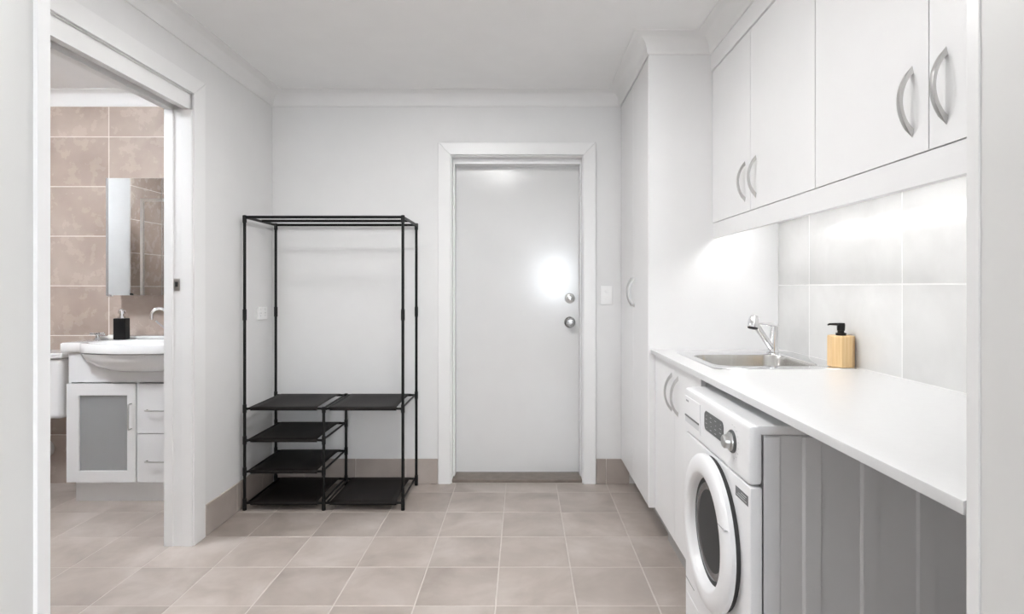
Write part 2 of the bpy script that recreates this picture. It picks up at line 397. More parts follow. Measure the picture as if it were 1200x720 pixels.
b = MB(); b.lathe([(0.011, 0.067), (0.011, 0.071), (0.005, 0.072)], (0.303, DY, 0.994), '-Y', 18); b.obj('key_cylinder', 'satin_nickel', kn)

# ------------------------------------------------------------------ bathroom doorway (door_2): lining, architrave, pocket door
d2 = thing('door_2', 'white cased bathroom doorway with a sliding door inside the left wall', 'doorway', (XL, (OY0+OY1)/2, 0)); d2['kind'] = 'structure'
CX = XL+0.011
mitred('X', [(OY1+0.104, 0), (OY1+0.006, 0), (OY1+0.006, OZ+0.002), (OY1+0.104, OZ+0.082)], XL, CX, d2)
mitred('X', [(OY0-0.098, 0), (OY0+0.005, 0), (OY0+0.005, OZ+0.002), (OY0-0.098, OZ+0.082)], XL, CX, d2)
mitred('X', [(OY0+0.005, OZ+0.002), (OY1+0.006, OZ+0.002), (OY1+0.104, OZ+0.082), (OY0-0.098, OZ+0.082)], XL, CX, d2)
for (a, c) in ((OY1, OY1+0.02), (OY0-0.02, OY0)):
    bb = MB(); bb.box(XL-WL-0.01, -1.648, a, c, 0, 2.0585, 0.002); bb.box(-1.608, XL+0.002, a, c, 0, 2.0585, 0.002)
    bb.box(-1.648, -1.608, a+(0.006 if a == OY1 else 0), c-(0 if a == OY1 else 0.006), 0, 2.0585)
    bb.obj('jamb', 'trim_paint', d2)
b = MB(); b.box(-1.604, XL-0.012, OY0-0.02, OY1+0.02, 2.060, OZ+0.02, 0.002); b.box(XL-WL-0.01, -1.652, OY0-0.02, OY1+0.02, 2.060, OZ+0.02, 0.002); b.box(-1.652, -1.604, OY0-0.02, OY1+0.02, 2.085, OZ+0.02)
b.obj('head_lining', 'trim_paint', d2)
boxo('jamb_bead', (XL-0.0115, XL+0.001, OY0, OY1, OZ-0.0005, OZ+0.0015), 'trim_paint', d2)
b = MB(); b.box(-1.641, -1.617, OY1-0.0015, OY1+0.004, 1.205, 1.262, 0.001)
sp = b.obj('strike_plate', 'satin_nickel', d2)
b = MB(); b.box(-1.636, -1.622, OY1-0.0022, OY1-0.001, 1.222, 1.246); b.obj('strike_hole', 'gasket', sp)
sl = boxo('door_leaf', (-1.646, -1.610, 1.20, 1.955, 0.012, 2.075), 'door_paint', d2, 0.002)
b = MB(); b.box(-1.636, -1.620, 1.950, 2.012, 1.205, 1.285, 0.002); b.obj('latch', 'satin_nickel', sl)

# near doorway lining
d3 = thing('door_3', 'white lining of the wide doorway framing both edges of the view', 'doorway', ((JX0+JX1)/2, 0.76, 0)); d3['kind'] = 'structure'
for sgn, jx in ((-1, JX0), (1, JX1)):
    a, c = (jx-0.02, jx-0.006) if sgn < 0 else (jx+0.003, jx+0.02)
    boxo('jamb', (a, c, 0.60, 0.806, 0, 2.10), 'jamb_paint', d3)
    a, c = (jx-0.02, jx) if sgn < 0 else (jx, jx+0.02)
    boxo('door_stop', (a, c, 0.806, 0.829, 0, 2.10), 'trim_paint', d3, 0.0015)
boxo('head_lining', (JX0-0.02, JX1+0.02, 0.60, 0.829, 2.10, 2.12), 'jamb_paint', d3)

# ------------------------------------------------------------------ ceiling lamps
def panel_lamp(label, x, y, mat, r=0.16, drop=0.0):
    t = thing('ceiling_lamp', label, 'lamp', (x, y, ZC))
    MB().lathe([(r+0.018, 0.0), (r+0.018, -0.006), (r+0.012, -0.010), (r, -0.010), (r, -0.002)], (x, y, ZC), 'Z', 48, False, False).obj('bezel', 'trim_paint', t)
    MB().lathe([(r, -0.0015), (r, -0.0045-drop*0.6), (r*0.7, -0.0048-drop*0.9), (0.01, -0.005-drop)], (x, y, ZC), 'Z', 48).obj('diffuser', mat, t)
    return t
panel_lamp('round flush white lamp on the laundry ceiling near the doorway', -0.20, 1.44, 'lamp_main', 0.16, 0.025)
panel_lamp('added round white fill lamp on the laundry ceiling nearer the garment rack', -0.40, 2.22, 'fill_rear', 0.16, 0.012)  # extra out-of-view lamp, added as fill for the back of the room
panel_lamp('added round white fill lamp on the unseen hall ceiling', 1.05, -2.4, 'fill_hall', 0.19)  # unseen lamp added as fill through the doorway and on its jambs
panel_lamp('round flush white lamp on the bathroom ceiling', -2.60, 2.35, 'lamp_bath', 0.15, 0.09)

# ------------------------------------------------------------------ cabinets
def handle_mesh():
    bm = bmesh.new(); L, Lin, proj, wd = 0.085, 0.066, 0.034, 0.0065
    n = 16; outer, inner = [], []
    for k in range(n+1):
        t = -1+2*k/n; z = Lin*t
        outer.append((-(proj)*(1-(z/L)**2)**0.9, z)); inner.append((-(proj-0.0075)*(1-t*t)**0.85, z))
    rows = []
    for (ox, oz), (ix, iz) in zip(outer, inner):
        wv = wd*(0.75+0.25*(1-(oz/L)**2))
        mid = (ox+ix)/2
        rows.append([bm.verts.new(p) for p in ((ox, -wv*0.55, oz), (ox*0.94+mid*0.06, -wv, oz*0.995), (ix, -wv, iz), (ix, wv, iz), (ox*0.94+mid*0.06, wv, oz*0.995), (ox, wv*0.55, oz))])
    for a, c in zip(rows[:-1], rows[1:]):
        for i in range(6): bm.faces.new((a[i], a[(i+1) % 6], c[(i+1) % 6], c[i]))
    for row, zt in ((rows[0], -L), (rows[-1], L)):
        tip = bm.verts.new((0, 0, zt))
        for i in range(6):
            if i != 2: bm.faces.new((row[i], row[(i+1) % 6], tip))
        bm.faces.new((row[2], row[3], tip))
    bmesh.ops.recalc_face_normals(bm, faces=bm.faces[:])
    for f in bm.faces: f.smooth = True
    for e in bm.edges:
        if len(e.link_faces) == 2 and e.calc_face_angle(0) > math.radians(40): e.smooth = False
    me = bpy.data.meshes.new('handle'); bm.to_mesh(me); bm.free(); me.materials.append(M['satin_nickel']); return me
HM = handle_mesh()
def handle(door, x, y, z):
    o = bpy.data.objects.new('handle', HM); C.objects.link(o); o.parent = door
    o.location = Vector((x, y, z)) - ORG[root_of(door).name]; return o
G = 0.0016
def cabinet(name, label, cat, xf, y0, y1, z0, z1, splits, hy, hz, mat='laminate', kick=None, hollow=True, group=None, kickx=None, side_near=True):
    t = thing(name, label, cat, (xf+0.02, (y0+y1)/2, 0 if kick else z0), group)
    T = 0.016
    b = MB()
    xb = XR-0.010
    b.box(xf+0.019, xb, y0, y0+T, z0, z1); b.box(xf+0.019, xb, y1-T, y1, z0, z1)
    b.box(xf+0.019, xb, y0+T, y1-T, z0, z0+T); b.box(xb-0.006, xb, y0+T, y1-T, z0+T, z1)
    if not hollow: b.box(xf+0.019, xb, y0+T, y1-T, z1-T, z1)
    b.obj('body', mat, t, smooth=False)
    ys = [y0]+splits+[y1]
    for i, (a, c) in enumerate(zip(ys[:-1], ys[1:])):
        d = boxo('door', (xf, xf+0.018, a+G, c-G, z0+0.001, z1-0.001), mat, t, 0.001)
        handle(d, xf, hy[i], hz)
    if kick:
        boxo('kickboard', (kickx, kickx+0.016, y0, y1, 0.0, z0-0.001), 'kick_grey', t)
    return t
# tall cupboard: its near side panel stands flush with the door faces
t = thing('tall_cupboard', 'full-height white laminate cupboard with two doors beside the entry door', 'cupboard', (0.92, (TY+YB)/2, 0))
b = MB(); b.box(TX, XR-0.0085, TY, TY+0.018, 0.155, 2.347); b.box(TX+0.019, XR-0.002, YB-0.020, YB-0.002, 0.155, 2.347); b.box(TX+0.019, XR-0.002, TY+0.018, YB-0.02, 0.155, 0.173); b.box(TX+0.019, XR-0.002, TY+0.018, YB-0.02, 2.327, 2.347); b.box(XR-0.008, XR-0.002, TY+0.018, YB-0.02, 0.173, 2.327)
b.obj('body', 'laminate', t, smooth=False)
ym = 3.277
for a, c, hy in ((TY+0.018, ym, ym-0.042), (ym, YB-0.003, ym+0.042)):
    d = boxo('door', (TX, TX+0.018, a+G, c-G, 0.156, 2.343), 'laminate_gloss', t, 0.001); handle(d, TX, hy, 1.195)
boxo('kickboard', (TX+0.110, TX+0.126, TY+0.002, YB-0.013, 0, 0.154), 'kick_grey', t)
cabinet('wall_cabinet', 'white double-door wall cabinet above the sink next to the tall cupboard', 'cabinet', UX, 1.859, TY-0.001, 1.530, 2.2615, [2.388], [2.332, 2.446], 1.657, group='wall cabinets over the bench', hollow=False)
cabinet('wall_cabinet', 'white double-door wall cabinet nearest the viewer, above the empty bench end', 'cabinet', UX, YF+0.001, 1.858, 1.530, 2.2615, [1.338], [1.282, 1.394], 1.657, group='wall cabinets over the bench', hollow=False)
tag(boxo('cabinet_pelmet', (UX+0.004, UX+0.020, YF+0.001, TY-0.001, 1.457, 1.5295), 'laminate', bev=0.001, loc=(UX+0.018, 1.85, 1.457)), 'long white light pelmet strip under the wall cabinets', 'pelmet')
cabinet('base_cabinet', 'white two-door base cabinet under the sink beside the washing machine', 'cabinet', 0.638, 2.125, TY-0.001, 0.150, 0.899, [2.495], [2.442, 2.548], 0.770, kick=True, kickx=0.70, mat='laminate')
# batten under the cabinets
t = thing('batten_light', 'slim white tube light fixed under the wall cabinets behind the pelmet', 'lamp', (0.975, 1.92, 1.5295))
boxo('housing', (0.945, 1.005, 1.15, 2.845, 1.500, 1.5295), 'plastic_white', t, 0.003)
MB().cyl((0.975, 1.17, 1.488), (0.975, 2.825, 1.488), 0.012, 12).obj('tube', 'lamp_strip', t)
for yy in (1.155, 2.825): boxo('end_cap', (0.960, 0.990, yy, yy+0.015, 1.474, 1.503), 'plastic_white', t, 0.002)

# bench top with a cut-out for the bowl
CXF, CZ = 0.6165, 0.921
HX0, HX1, HY0, HY1 = 0.727, 1.142, 2.217, 2.633
b = MB()
xs = [CXF, HX0, HX1, XR-0.002]; ys = [YF+0.001, HY0, HY1, TY-0.001]; z0, z1 = CZ-0.020, CZ
V = {}
def gv(i, j, k):
    if (i, j, k) not in V: V[(i, j, k)] = b.bm.verts.new((xs[i], ys[j], (z0, z1)[k]))
    return V[(i, j, k)]
for i in range(3):
    for j in range(3):
        if (i, j) == (1, 1): continue
        for k in (0, 1): b.bm.faces.new([gv(i, j, k), gv(i+1, j, k), gv(i+1, j+1, k), gv(i, j+1, k)])
def wallq(i0, j0, i1, j1): b.bm.faces.new([gv(i0, j0, 0), gv(i1, j1, 0), gv(i1, j1, 1), gv(i0, j0, 1)])
for k in range(3): wallq(k, 0, k+1, 0); wallq(k, 3, k+1, 3); wallq(0, k, 0, k+1); wallq(3, k, 3, k+1)
wallq(1, 1, 2, 1); wallq(1, 2, 2, 2); wallq(1, 1, 1, 2); wallq(2, 1, 2, 2)
fe = [e for e in b.bm.edges if all(abs(v.co.x-CXF) < 1e-5 for v in e.verts) and all(abs(v.co.z-z1) < 1e-5 for v in e.verts)]
bmesh.ops.bevel(b.bm, geom=fe, offset=0.003, segments=2, profile=0.5, affect='EDGES')
tag(b.obj('bench_top', 'counter_white', loc=(0.92, 1.85, z0)), 'long white laminate bench top along the right wall', 'worktop')

# sink
def rrect(x0, x1, y0, y1, r, z, n=8):
    pts = []
    for cx, cy, a0 in ((x1-r, y1-r, 0), (x0+r, y1-r, PI/2), (x0+r, y0+r, PI), (x1-r, y0+r, 1.5*PI)):
        for k in range(n+1):
            a = a0+(PI/2)*k/n; pts.append((cx+r*math.cos(a), cy+r*math.sin(a), z))
    return pts
t = thing('sink', 'square stainless steel laundry sink set into the white bench', 'sink', (0.93, 2.43, CZ))
fx0, fx1, fy0, fy1 = 0.698, 1.231, 2.163, 2.735
zf = CZ+0.004
bx0, bx1, by0, by1 = 0.737, 1.132, 2.227, 2.623
MB().loops([rrect(fx0, fx1, fy0, fy1, 0.03, CZ+0.0003), rrect(fx0+0.002, fx1-0.002, fy0+0.002, fy1-0.002, 0.03, zf-0.0005), rrect(fx0+0.012, fx1-0.012, fy0+0.012, fy1-0.012, 0.03, zf),
            rrect(bx0-0.005, bx1+0.005, by0-0.005, by1+0.005, 0.078, zf), rrect(bx0, bx1, by0, by1, 0.075, zf-0.003)], False, False).obj('rim', 'chrome', t)
MB().loops([rrect(bx0, bx1, by0, by1, 0.075, zf-0.0031), rrect(bx0+0.004, bx1-0.004, by0+0.004, by1-0.004, 0.073, zf-0.02), rrect(bx0+0.012, bx1-0.012, by0+0.012, by1-0.012, 0.068, 0.745),
            rrect(bx0+0.022, bx1-0.022, by0+0.022, by1-0.022, 0.06, 0.722), rrect(bx0+0.045, bx1-0.045, by0+0.045, by1-0.045, 0.05, 0.716), rrect(0.905, 0.965, 2.395, 2.455, 0.0299, 0.713)], False, True).obj('bowl', 'brushed_steel', t)
MB().lathe([(0.034, 0.7135), (0.034, 0.7175), (0.026, 0.7185), (0.010, 0.7165)], (0.935, 2.425, 0), 'Z', 24).obj('drain', 'chrome', t)

# mixer tap
t = thing('mixer_tap', 'chrome pull-out mixer tap rising behind the laundry sink', 'tap', (1.125, 2.672, zf))
MB().lathe([(0.027, 0.0), (0.027, 0.006), (0.023, 0.010), (0.022, 0.02)], (1.125, 2.672, zf), 'Z', 24).obj('base', 'chrome', t)
MB().tube([(1.125, 2.672, zf+0.012), (1.128, 2.674, zf+0.05), (1.131, 2.676, zf+0.095), (1.132, 2.676, zf+0.118), (1.132, 2.676, zf+0.124)], [0.021, 0.019, 0.018, 0.017, 0.010], 20).obj('body', 'chrome', t)
lv = MB().tube([(1.133, 2.675, zf+0.121), (1.110, 2.668, zf+0.129), (1.080, 2.655, zf+0.131), (1.050, 2.642, zf+0.134)], [0.011, 0.007, 0.005, 0.004], 12).obj('lever', 'chrome', t)
hd = Vector((1.016, 2.615, 1.068))
sp0 = Vector((1.118, 2.668, zf+0.022))
mid = sp0.lerp(hd, 0.55)
spo = MB().tube([sp0, sp0.lerp(hd, 0.3), mid, sp0.lerp(hd, 0.92)], [0.015, 0.0145, 0.014, 0.0155], 18).obj('spout', 'chrome', t)
b = MB(); ax = Vector((-0.18, -0.10, -0.98)).normalized()
b.tube([hd-ax*0.030, hd-ax*0.027, hd-ax*0.012, hd+ax*0.014, hd+ax*0.024], [0.008, 0.016, 0.022, 0.024, 0.0235], 22); sh = b.obj('spray_head', 'chrome', t)
MB().tube([hd+ax*0.0235, hd+ax*0.030, hd+ax*0.033], [0.022, 0.0215, 0.014], 22).obj('spray_face', 'black_plastic', sh)

# bamboo soap dispenser
def octo(x, y, z, r, n=8, rot=PI/8): return [(x+r*math.cos(rot+2*PI*k/n), y+r*math.sin(rot+2*PI*k/n), z) for k in range(n)]
sx, sy = 1.186, 2.213
t = thing('soap_dispenser', 'octagonal bamboo soap dispenser with a black pump on the bench', 'soap dispenser', (sx, sy, zf))
R = 0.0425/math.cos(PI/8)
MB().loops([octo(sx, sy, zf+0.0005, R*0.965), octo(sx, sy, zf+0.003, R), octo(sx, sy, zf+0.113, R), octo(sx, sy, zf+0.116, R*0.965)]).obj('bottle', 'bamboo', t, ang=20)
zt = zf+0.116
pp = MB().lathe([(0.018, 0.0), (0.018, 0.009), (0.012, 0.010), (0.011, 0.017), (0.0135, 0.018), (0.0145, 0.040), (0.013, 0.046), (0.004, 0.047)], (sx, sy, zt), 'Z', 22).obj('pump', 'black_plastic', t)
MB().tube([(sx, sy, zt+0.040), (sx-0.022, sy-0.006, zt+0.042), (sx-0.050, sy-0.013, zt+0.0425), (sx-0.056, sy-0.0145, zt+0.040)], [0.006, 0.005, 0.0036, 0.003], 10).obj('nozzle', 'black_plastic', pp)

# ------------------------------------------------------------------ washing machine
wx, wy0, wy1, wz = 0.567, 1.490, 2.085, 0.872
wb = 1.165
t = thing('washing_machine', 'white front-loading washing machine with a round dark porthole under the bench', 'washing machine', (0.87, (wy0+wy1)/2, 0))
boxo('body', (wx+0.040, wb, wy0+0.006, wy1-0.004, 0.030, 0.846), 'appliance_white', t, 0.004)
boxo('top_lid', (wx+0.020, wb+0.01, wy0+0.001, wy1-0.001, 0.8465, wz), 'appliance_white', t, 0.007)
# pressed steel side with raised vertical ribs
ribs = [(0.709, 0.750), (0.855, 0.894), (0.996, 1.038)]
prof = [(wx+0.0385, wy0+0.0015)]
prof += [(0.645, wy0+0.0015), (0.650, wy0+0.0042)]
for a, c in ribs: prof += [(a-0.006, wy0+0.0042), (a+0.001, wy0), (c-0.001, wy0), (c+0.0015, wy0+0.0045)]
prof += [(wb-0.03, wy0+0.0042), (wb-0.025, wy0+0.0015), (wb, wy0+0.0015)]
b = MB()
rings = [[(x, y, z) for x, y in prof] for z in (0.032, 0.843)]
rv = [[b.bm.verts.new(p) for p in r] for r in rings]
bk = [[b.bm.verts.new((x, wy0+0.0057, z)) for x, y in prof] for z in (0.032, 0.843)]
n = len(prof)
for i in range(n-1):
    b.bm.faces.new((rv[0][i], rv[0][i+1], rv[1][i+1], rv[1][i])); b.bm.faces.new((bk[0][i], bk[0][i+1], bk[1][i+1], bk[1][i]))
    b.bm.faces.new((rv[0][i], rv[0][i+1], bk[0][i+1], bk[0][i])); b.bm.faces.new((rv[1][i], rv[1][i+1], bk[1][i+1], bk[1][i]))
for i in (0, n-1): b.bm.faces.new((rv[0][i], rv[1][i], bk[1][i], bk[0][i]))
b.obj('side_panel', 'appliance_steel', t, ang=10)
boxo('control_panel', (wx, wx+0.0365, wy0, wy1, 0.7195, wz-0.001), 'appliance_white', t, 0.012)
fp = boxo('front_panel', (wx+0.003, wx+0.0365, wy0, wy1, 0.030, 0.717), 'appliance_white', t, 0.008)
def onfront(name, y0, y1, z0, z1, x0, x1, mat, parent, bev=0.0): return boxo(name, (x0, x1, y0, y1, z0, z1), mat, parent, bev)
# drawer
dr = onfront('detergent_drawer', 1.895, 2.072, 0.745, 0.845, wx-0.0025, wx+0.001, 'appliance_white', t, 0.001)
onfront('finger_slot', 1.905, 2.062, 0.757, 0.779, wx-0.0030, wx-0.0022, 'print_light', dr)
onfront('slot_lip', 1.905, 2.062, 0.777, 0.782, wx-0.0045, wx-0.002, 'appliance_grey', dr)
onfront('brand_mark', 2.022, 2.052, 0.828, 0.834, wx-0.0030, wx-0.0024, 'print_grey', dr)
# display
b = MB(); b.loops([[(wx-0.0005, y, z) for y, z, _ in rrect(1.676, 1.850, 0.778, 0.838, 0.016, 0)], [(wx-0.0025, y, z) for y, z, _ in rrect(1.678, 1.848, 0.780, 0.836, 0.015, 0)]])
ds = b.obj('display', 'appliance_grey', t)
b = MB()
for k in range(4):
    for j in range(4):
        yy = 1.692+0.043*k; zz = 0.788+0.0125*j
        b.box(wx-0.0029, wx-0.0024, yy, yy+(0.014 if (k+j) % 3 else 0.006), zz, zz+0.0015)
b.obj('display_print', 'print_light', ds)['kind'] = 'stuff'
# knob
ky, kz = 1.606, 0.803
kb = MB().lathe([(0.031, 0.0), (0.031, 0.004), (0.028, 0.007)], (wx+0.0005, ky, kz), '-X', 30).obj('knob_ring', 'appliance_grey', t)
MB().lathe([(0.026, 0.006), (0.0255, 0.010), (0.019, 0.012), (0.018, 0.024), (0.015, 0.027)], (wx, ky, kz), '-X', 30).obj('knob', 'satin_nickel', kb)
b = MB()
for k in range(9):
    a = PI*(0.15+0.9*k/8)-PI*0.55
    yy, zz = ky-0.045*math.cos(a), kz+0.045*math.sin(a)
    if zz < wz-0.016 and yy > wy0+0.016: b.box(wx-0.0006, wx+0.0003, yy-0.004, yy+0.004, zz-0.001, zz+0.001)
b.obj('dial_print', 'print_light', kb)['kind'] = 'stuff'
# porthole
py_, pz_ = 1.768, 0.495
R1 = 0.222
MB().lathe([(R1-0.006, 0.0), (R1-0.006, 0.012)], (wx+0.003, py_, pz_), '-X', 56).obj('door_gasket', 'gasket', t)
dd = MB().lathe([(R1-0.01, 0.010), (R1, 0.014), (R1, 0.026), (R1-0.004, 0.031), (R1-0.013, 0.036), (R1-0.030, 0.0385), (R1-0.052, 0.0395), (R1-0.058, 0.037), (R1-0.065, 0.026), (R1-0.071, 0.006)],
                (wx+0.003, py_, pz_), '-X', 64, False, False).obj('porthole_door', 'appliance_white', t)
MB().lathe([(R1-0.071, 0.0065), (R1-0.072, 0.010), (R1-0.080, 0.012), (R1-0.080, 0.004)], (wx+0.003, py_, pz_), '-X', 56, False, False).obj('glass_seal', 'gasket', dd)
MB().lathe([(R1-0.078, 0.006), (R1-0.085, 0.014), (R1-0.10, 0.014), (R1-0.12, 0.006), (R1-0.16, -0.002), (0.004, -0.005)], (wx+0.003, py_, pz_), '-X', 56, False, True).obj('porthole_glass', 'dark_glass', dd)
# handle grip set into the ring on the near side
b = MB()
b.box(wx-0.0366, wx-0.020, py_-0.204, py_-0.150, pz_+0.080, pz_+0.0818)
b.obj('grip_seam', 'print_grey', dd)
# label, badge and filter flap
lb = onfront('energy_label', 1.502, 1.590, 0.664, 0.690, wx+0.0022, wx+0.0032, 'appliance_grey', fp)
b = MB()
for j, (ya, yb_) in enumerate(((1.512, 1.58), (1.52, 1.57), (1.512, 1.55))): b.box(wx+0.0018, wx+0.0023, ya, yb_, 0.670+0.0062*j, 0.6713+0.0062*j)
b.obj('label_print', 'print_light', lb)['kind'] = 'stuff'
ff = onfront('filter_flap', 1.93, 2.065, 0.065, 0.165, wx+0.0015, wx+0.0035, 'appliance_white', fp, 0.001)
MB().box(wx+0.0020, wx+0.0032, 1.975, 2.077, 0.2085, 0.2125).obj('plinth_seam', 'print_grey', fp)
for fx in (wx+0.09, wb-0.07):
    for fy in (wy0+0.07, wy1-0.07): MB().lathe([(0.024, 0.0), (0.024, 0.010), (0.012, 0.014), (0.012, 0.031)], (fx, fy, 0), 'Z', 16).obj('foot', 'black_plastic', t)

# ------------------------------------------------------------------ clothes rack
rx0, rx1, rxm = -1.524, -0.658, -1.091
ry0, ry1 = 3.246, 3.655
rzt = 1.605
SH = [0.040, 0.212, 0.383, 0.556]
rt = 0.0080
t = thing('clothes_rack', 'black metal garment rack with fabric shoe shelves standing in the corner', 'clothes rack', ((rx0+rx1)/2, (ry0+ry1)/2, 0))
for px in (rx0, rx1):
    for py in (ry0, ry1):
        p = MB().cyl((px, py, 0.004), (px, py, rzt), rt, 14).obj('post', 'black_metal', t)
        MB().cyl((px, py, 0.0), (px, py, 0.016), rt+0.0025, 14).obj('foot', 'black_plastic', p)
        MB().cyl((px, py, 1.040), (px, py, 1.100), rt+0.0025, 14).obj('sleeve', 'black_plastic', p)
        for z in (SH if px == rx0 else [SH[0], SH[3]]): MB().cyl((px, py, z-0.022), (px, py, z+0.022), rt+0.0025, 14).obj('connector', 'black_plastic', p)
        MB().tube([(px, py, rzt-0.030), (px, py, rzt+0.008), (px, py, rzt+0.0105)], [rt+0.0028, rt+0.0028, rt], 14).obj('corner_joint', 'black_plastic', p)
for py in (ry0, ry1):
    p = MB().cyl((rxm, py, 0.004), (rxm, py, SH[3]+0.004), rt, 14).obj('post', 'black_metal', t)
    MB().cyl((rxm, py, 0.0), (rxm, py, 0.016), rt+0.0025, 14).obj('foot', 'black_plastic', p)
    for z in SH: MB().cyl((rxm, py, z-0.022), (rxm, py, min(z+0.022, SH[3]+0.010)), rt+0.0025, 14).obj('connector', 'black_plastic', p)
def rod(p0, p1, r=0.0065): return MB().cyl(p0, p1, r, 12).obj('rail', 'black_metal', t)
for py in (ry0, ry1): rod((rx0, py, rzt), (rx1, py, rzt), rt)
for px in (rx0, rx1): rod((px, ry0, rzt), (px, ry1, rzt), rt)
rod((rx0, (ry0+ry1)/2, rzt+0.002), (rx1, (ry0+ry1)/2, rzt+0.002), rt)
for z in SH:
    cols = [(rx0, rxm)] + ([(rxm, rx1)] if z in (SH[0], SH[3]) else [])
    for a, c in cols:
        for py in (ry0, ry1): rod((a+0.008, py, z), (c-0.008, py, z))
        for px in (a+0.012, c-0.012): rod((px, ry0+0.004, z-0.004), (px, ry1-0.004, z-0.004), 0.006)
        # fabric stretched between the front and back rails, turned down over them
        b = MB(); xa, xb = a+0.034, c-0.034; nx, ny = 10, 10
        grid = []
        for j in range(ny+1):
            v = j/ny; row = []
            for i in range(nx+1):
                u = i/nx
                sag = 0.010*math.sin(PI*u)*math.sin(PI*v)
                pinch = 0.006*math.sin(PI*v)
                row.append((xa+pinch+(xb-xa-2*pinch)*u, ry0+(ry1-ry0)*v, z+0.0078-sag))
            grid.append(row)
        rows = [[(x, ry0-0.0078, z-0.009) for x, y, zz in grid[0]], [(x, ry0-0.0075, z+0.003) for x, y, zz in grid[0]]] + grid + [[(x, ry1+0.0075, z+0.003) for x, y, zz in grid[-1]], [(x, ry1+0.0078, z-0.009) for x, y, zz in grid[-1]]]
        b.loops(rows, False, False, closed=False)
        o = b.obj('fabric_shelf', 'shelf_fabric', t, ang=60)
        md = o.modifiers.new('thickness', 'SOLIDIFY'); md.thickness = 0.0012; md.offset = 0

# ------------------------------------------------------------------ switch and outlet
t = thing('light_switch', 'white vertical light switch plate on the wall right of the entry door', 'switch', (0.518, YB, 1.172))
boxo('plate', (0.482, 0.554, YB-0.009, YB, 1.113, 1.230), 'plastic_white', t, 0.003)
for z in (1.196, 1.150):
    MB().lathe([(0.011, 0.0), (0.011, 0.0035), (0.009, 0.005)], (0.518, YB-0.0085, z), '-Y', 18).obj('rocker', 'plastic_white', t)
t = thing('power_outlet', 'white double power outlet on the left wall behind the rack', 'outlet', (XL, 3.533, 1.067))
boxo('plate', (XL, XL+0.012, 3.473, 3.592, 1.030, 1.105), 'plastic_white', t, 0.003)
for yy in (3.50, 3.56):
    b = MB()
    for dy, dz in ((-0.007, 0.006), (0.007, 0.006), (0, -0.010)): b.box(XL+0.0118, XL+0.0124, yy+dy-0.0012, yy+dy+0.0012, 1.062+dz-0.004, 1.062+dz+0.004)
    b.obj('socket', 'print_grey', t)
    boxo('switch_button', (XL+0.0118, XL+0.015, yy-0.006, yy+0.006, 1.084, 1.096), 'plastic_white', t, 0.001)

# ------------------------------------------------------------------ bathroom: vanity
vx0, vx1, vy, vyb = -2.566, -1.775, 3.350, YB-0.010
t = thing('bathroom_vanity', 'white bathroom vanity with a frosted glass door and two drawers', 'vanity', ((vx0+vx1)/2, 3.5, 0))
b = MB(); T = 0.016
b.box(vx0, vx0+T, vy, vyb, 0.1225, 0.850); b.box(vx1-T, vx1, vy, vyb, 0.1225, 0.850); b.box(vx0+T, vx1-T, vy, vyb, 0.1225, 0.1385); b.box(vx0+T, vx1-T, vyb-0.006, vyb, 0.1385, 0.85)
b.box(vx0+T, vx1-T, vy, vy+T, 0.684, 0.850); b.box(-2.182, -2.166, vy, vyb-0.006, 0.1385, 0.684)
b.obj('body', 'laminate', t, smooth=False)
boxo('kickboard', (-2.553, vx1-0.01, 3.388, 3.404, 0.0, 0.122), 'laminate', t)
boxo('shelf', (vx0+T, -2.182, vy-0.004, vyb-0.006, 0.392, 0.408), 'laminate', t)
gx0, gx1, gz0, gz1 = -2.495, -2.224, 0.188, 0.613
b = MB(); yf = vy-0.019
b.box(vx0+0.001, gx0, yf, vy-0.001, 0.124, 0.678); b.box(gx1, -2.177, yf, vy-0.001, 0.124, 0.678); b.box(gx0, gx1, yf, vy-0.001, 0.124, gz0); b.box(gx0, gx1, yf, vy-0.001, gz1, 0.678)
dr = b.obj('door', 'laminate', t, smooth=False)
boxo('glass_pane', (gx0+0.0005, gx1-0.0005, yf+0.009, yf+0.013, gz0+0.0005, gz1-0.0005), 'frosted_glass', dr)
MB().tube([(-2.200, yf, 0.566), (-2.200, yf-0.024, 0.566), (-2.200, yf-0.027, 0.55), (-2.200, yf-0.027, 0.44), (-2.200, yf-0.024, 0.425), (-2.200, yf, 0.425)], 0.0045, 10).obj('handle', 'satin_nickel', dr)
for za, zb, hz in ((0.400, 0.678, 0.531), (0.124, 0.396, 0.2445)):
    dw = boxo('drawer', (-2.168, vx1-0.001, yf, vy-0.001, za, zb), 'laminate', t, 0.001)
    MB().tube([(-2.11, yf, hz), (-2.11, yf-0.022, hz), (-2.10, yf-0.026, hz), (-1.845, yf-0.026, hz), (-1.835, yf-0.022, hz), (-1.835, yf, hz)], 0.0045, 10).obj('handle', 'satin_nickel', dw)
# basin
bcx = -2.150
t = thing('wash_basin', 'white ceramic wash basin with a bowed front on the vanity', 'basin', (bcx, 3.5, 0.850))
def basin_outline(z, ext=0.0, ins=0.0, n=28):
    xa, xb = -2.602+ins, -1.705-ins
    pts = [(xa, YB-0.012-ins, z), (xa, 3.335+ins, z)]
    for k in range(n+1):
        u = -1+2*k/n
        x = bcx+0.345*u; pts.append((x, 3.335+ins-(0.118+ext)*(1-u*u)**0.72, z))
    pts += [(xb, 3.335+ins, z), (xb, YB-0.012-ins, z)]
    return pts
b = MB()
rings_o = [basin_outline(0.8505, -0.012, 0.006), basin_outline(0.858, 0, 0), basin_outline(0.902, 0, 0), basin_outline(0.908, 0, 0.006)]
nb = len(rings_o[0])
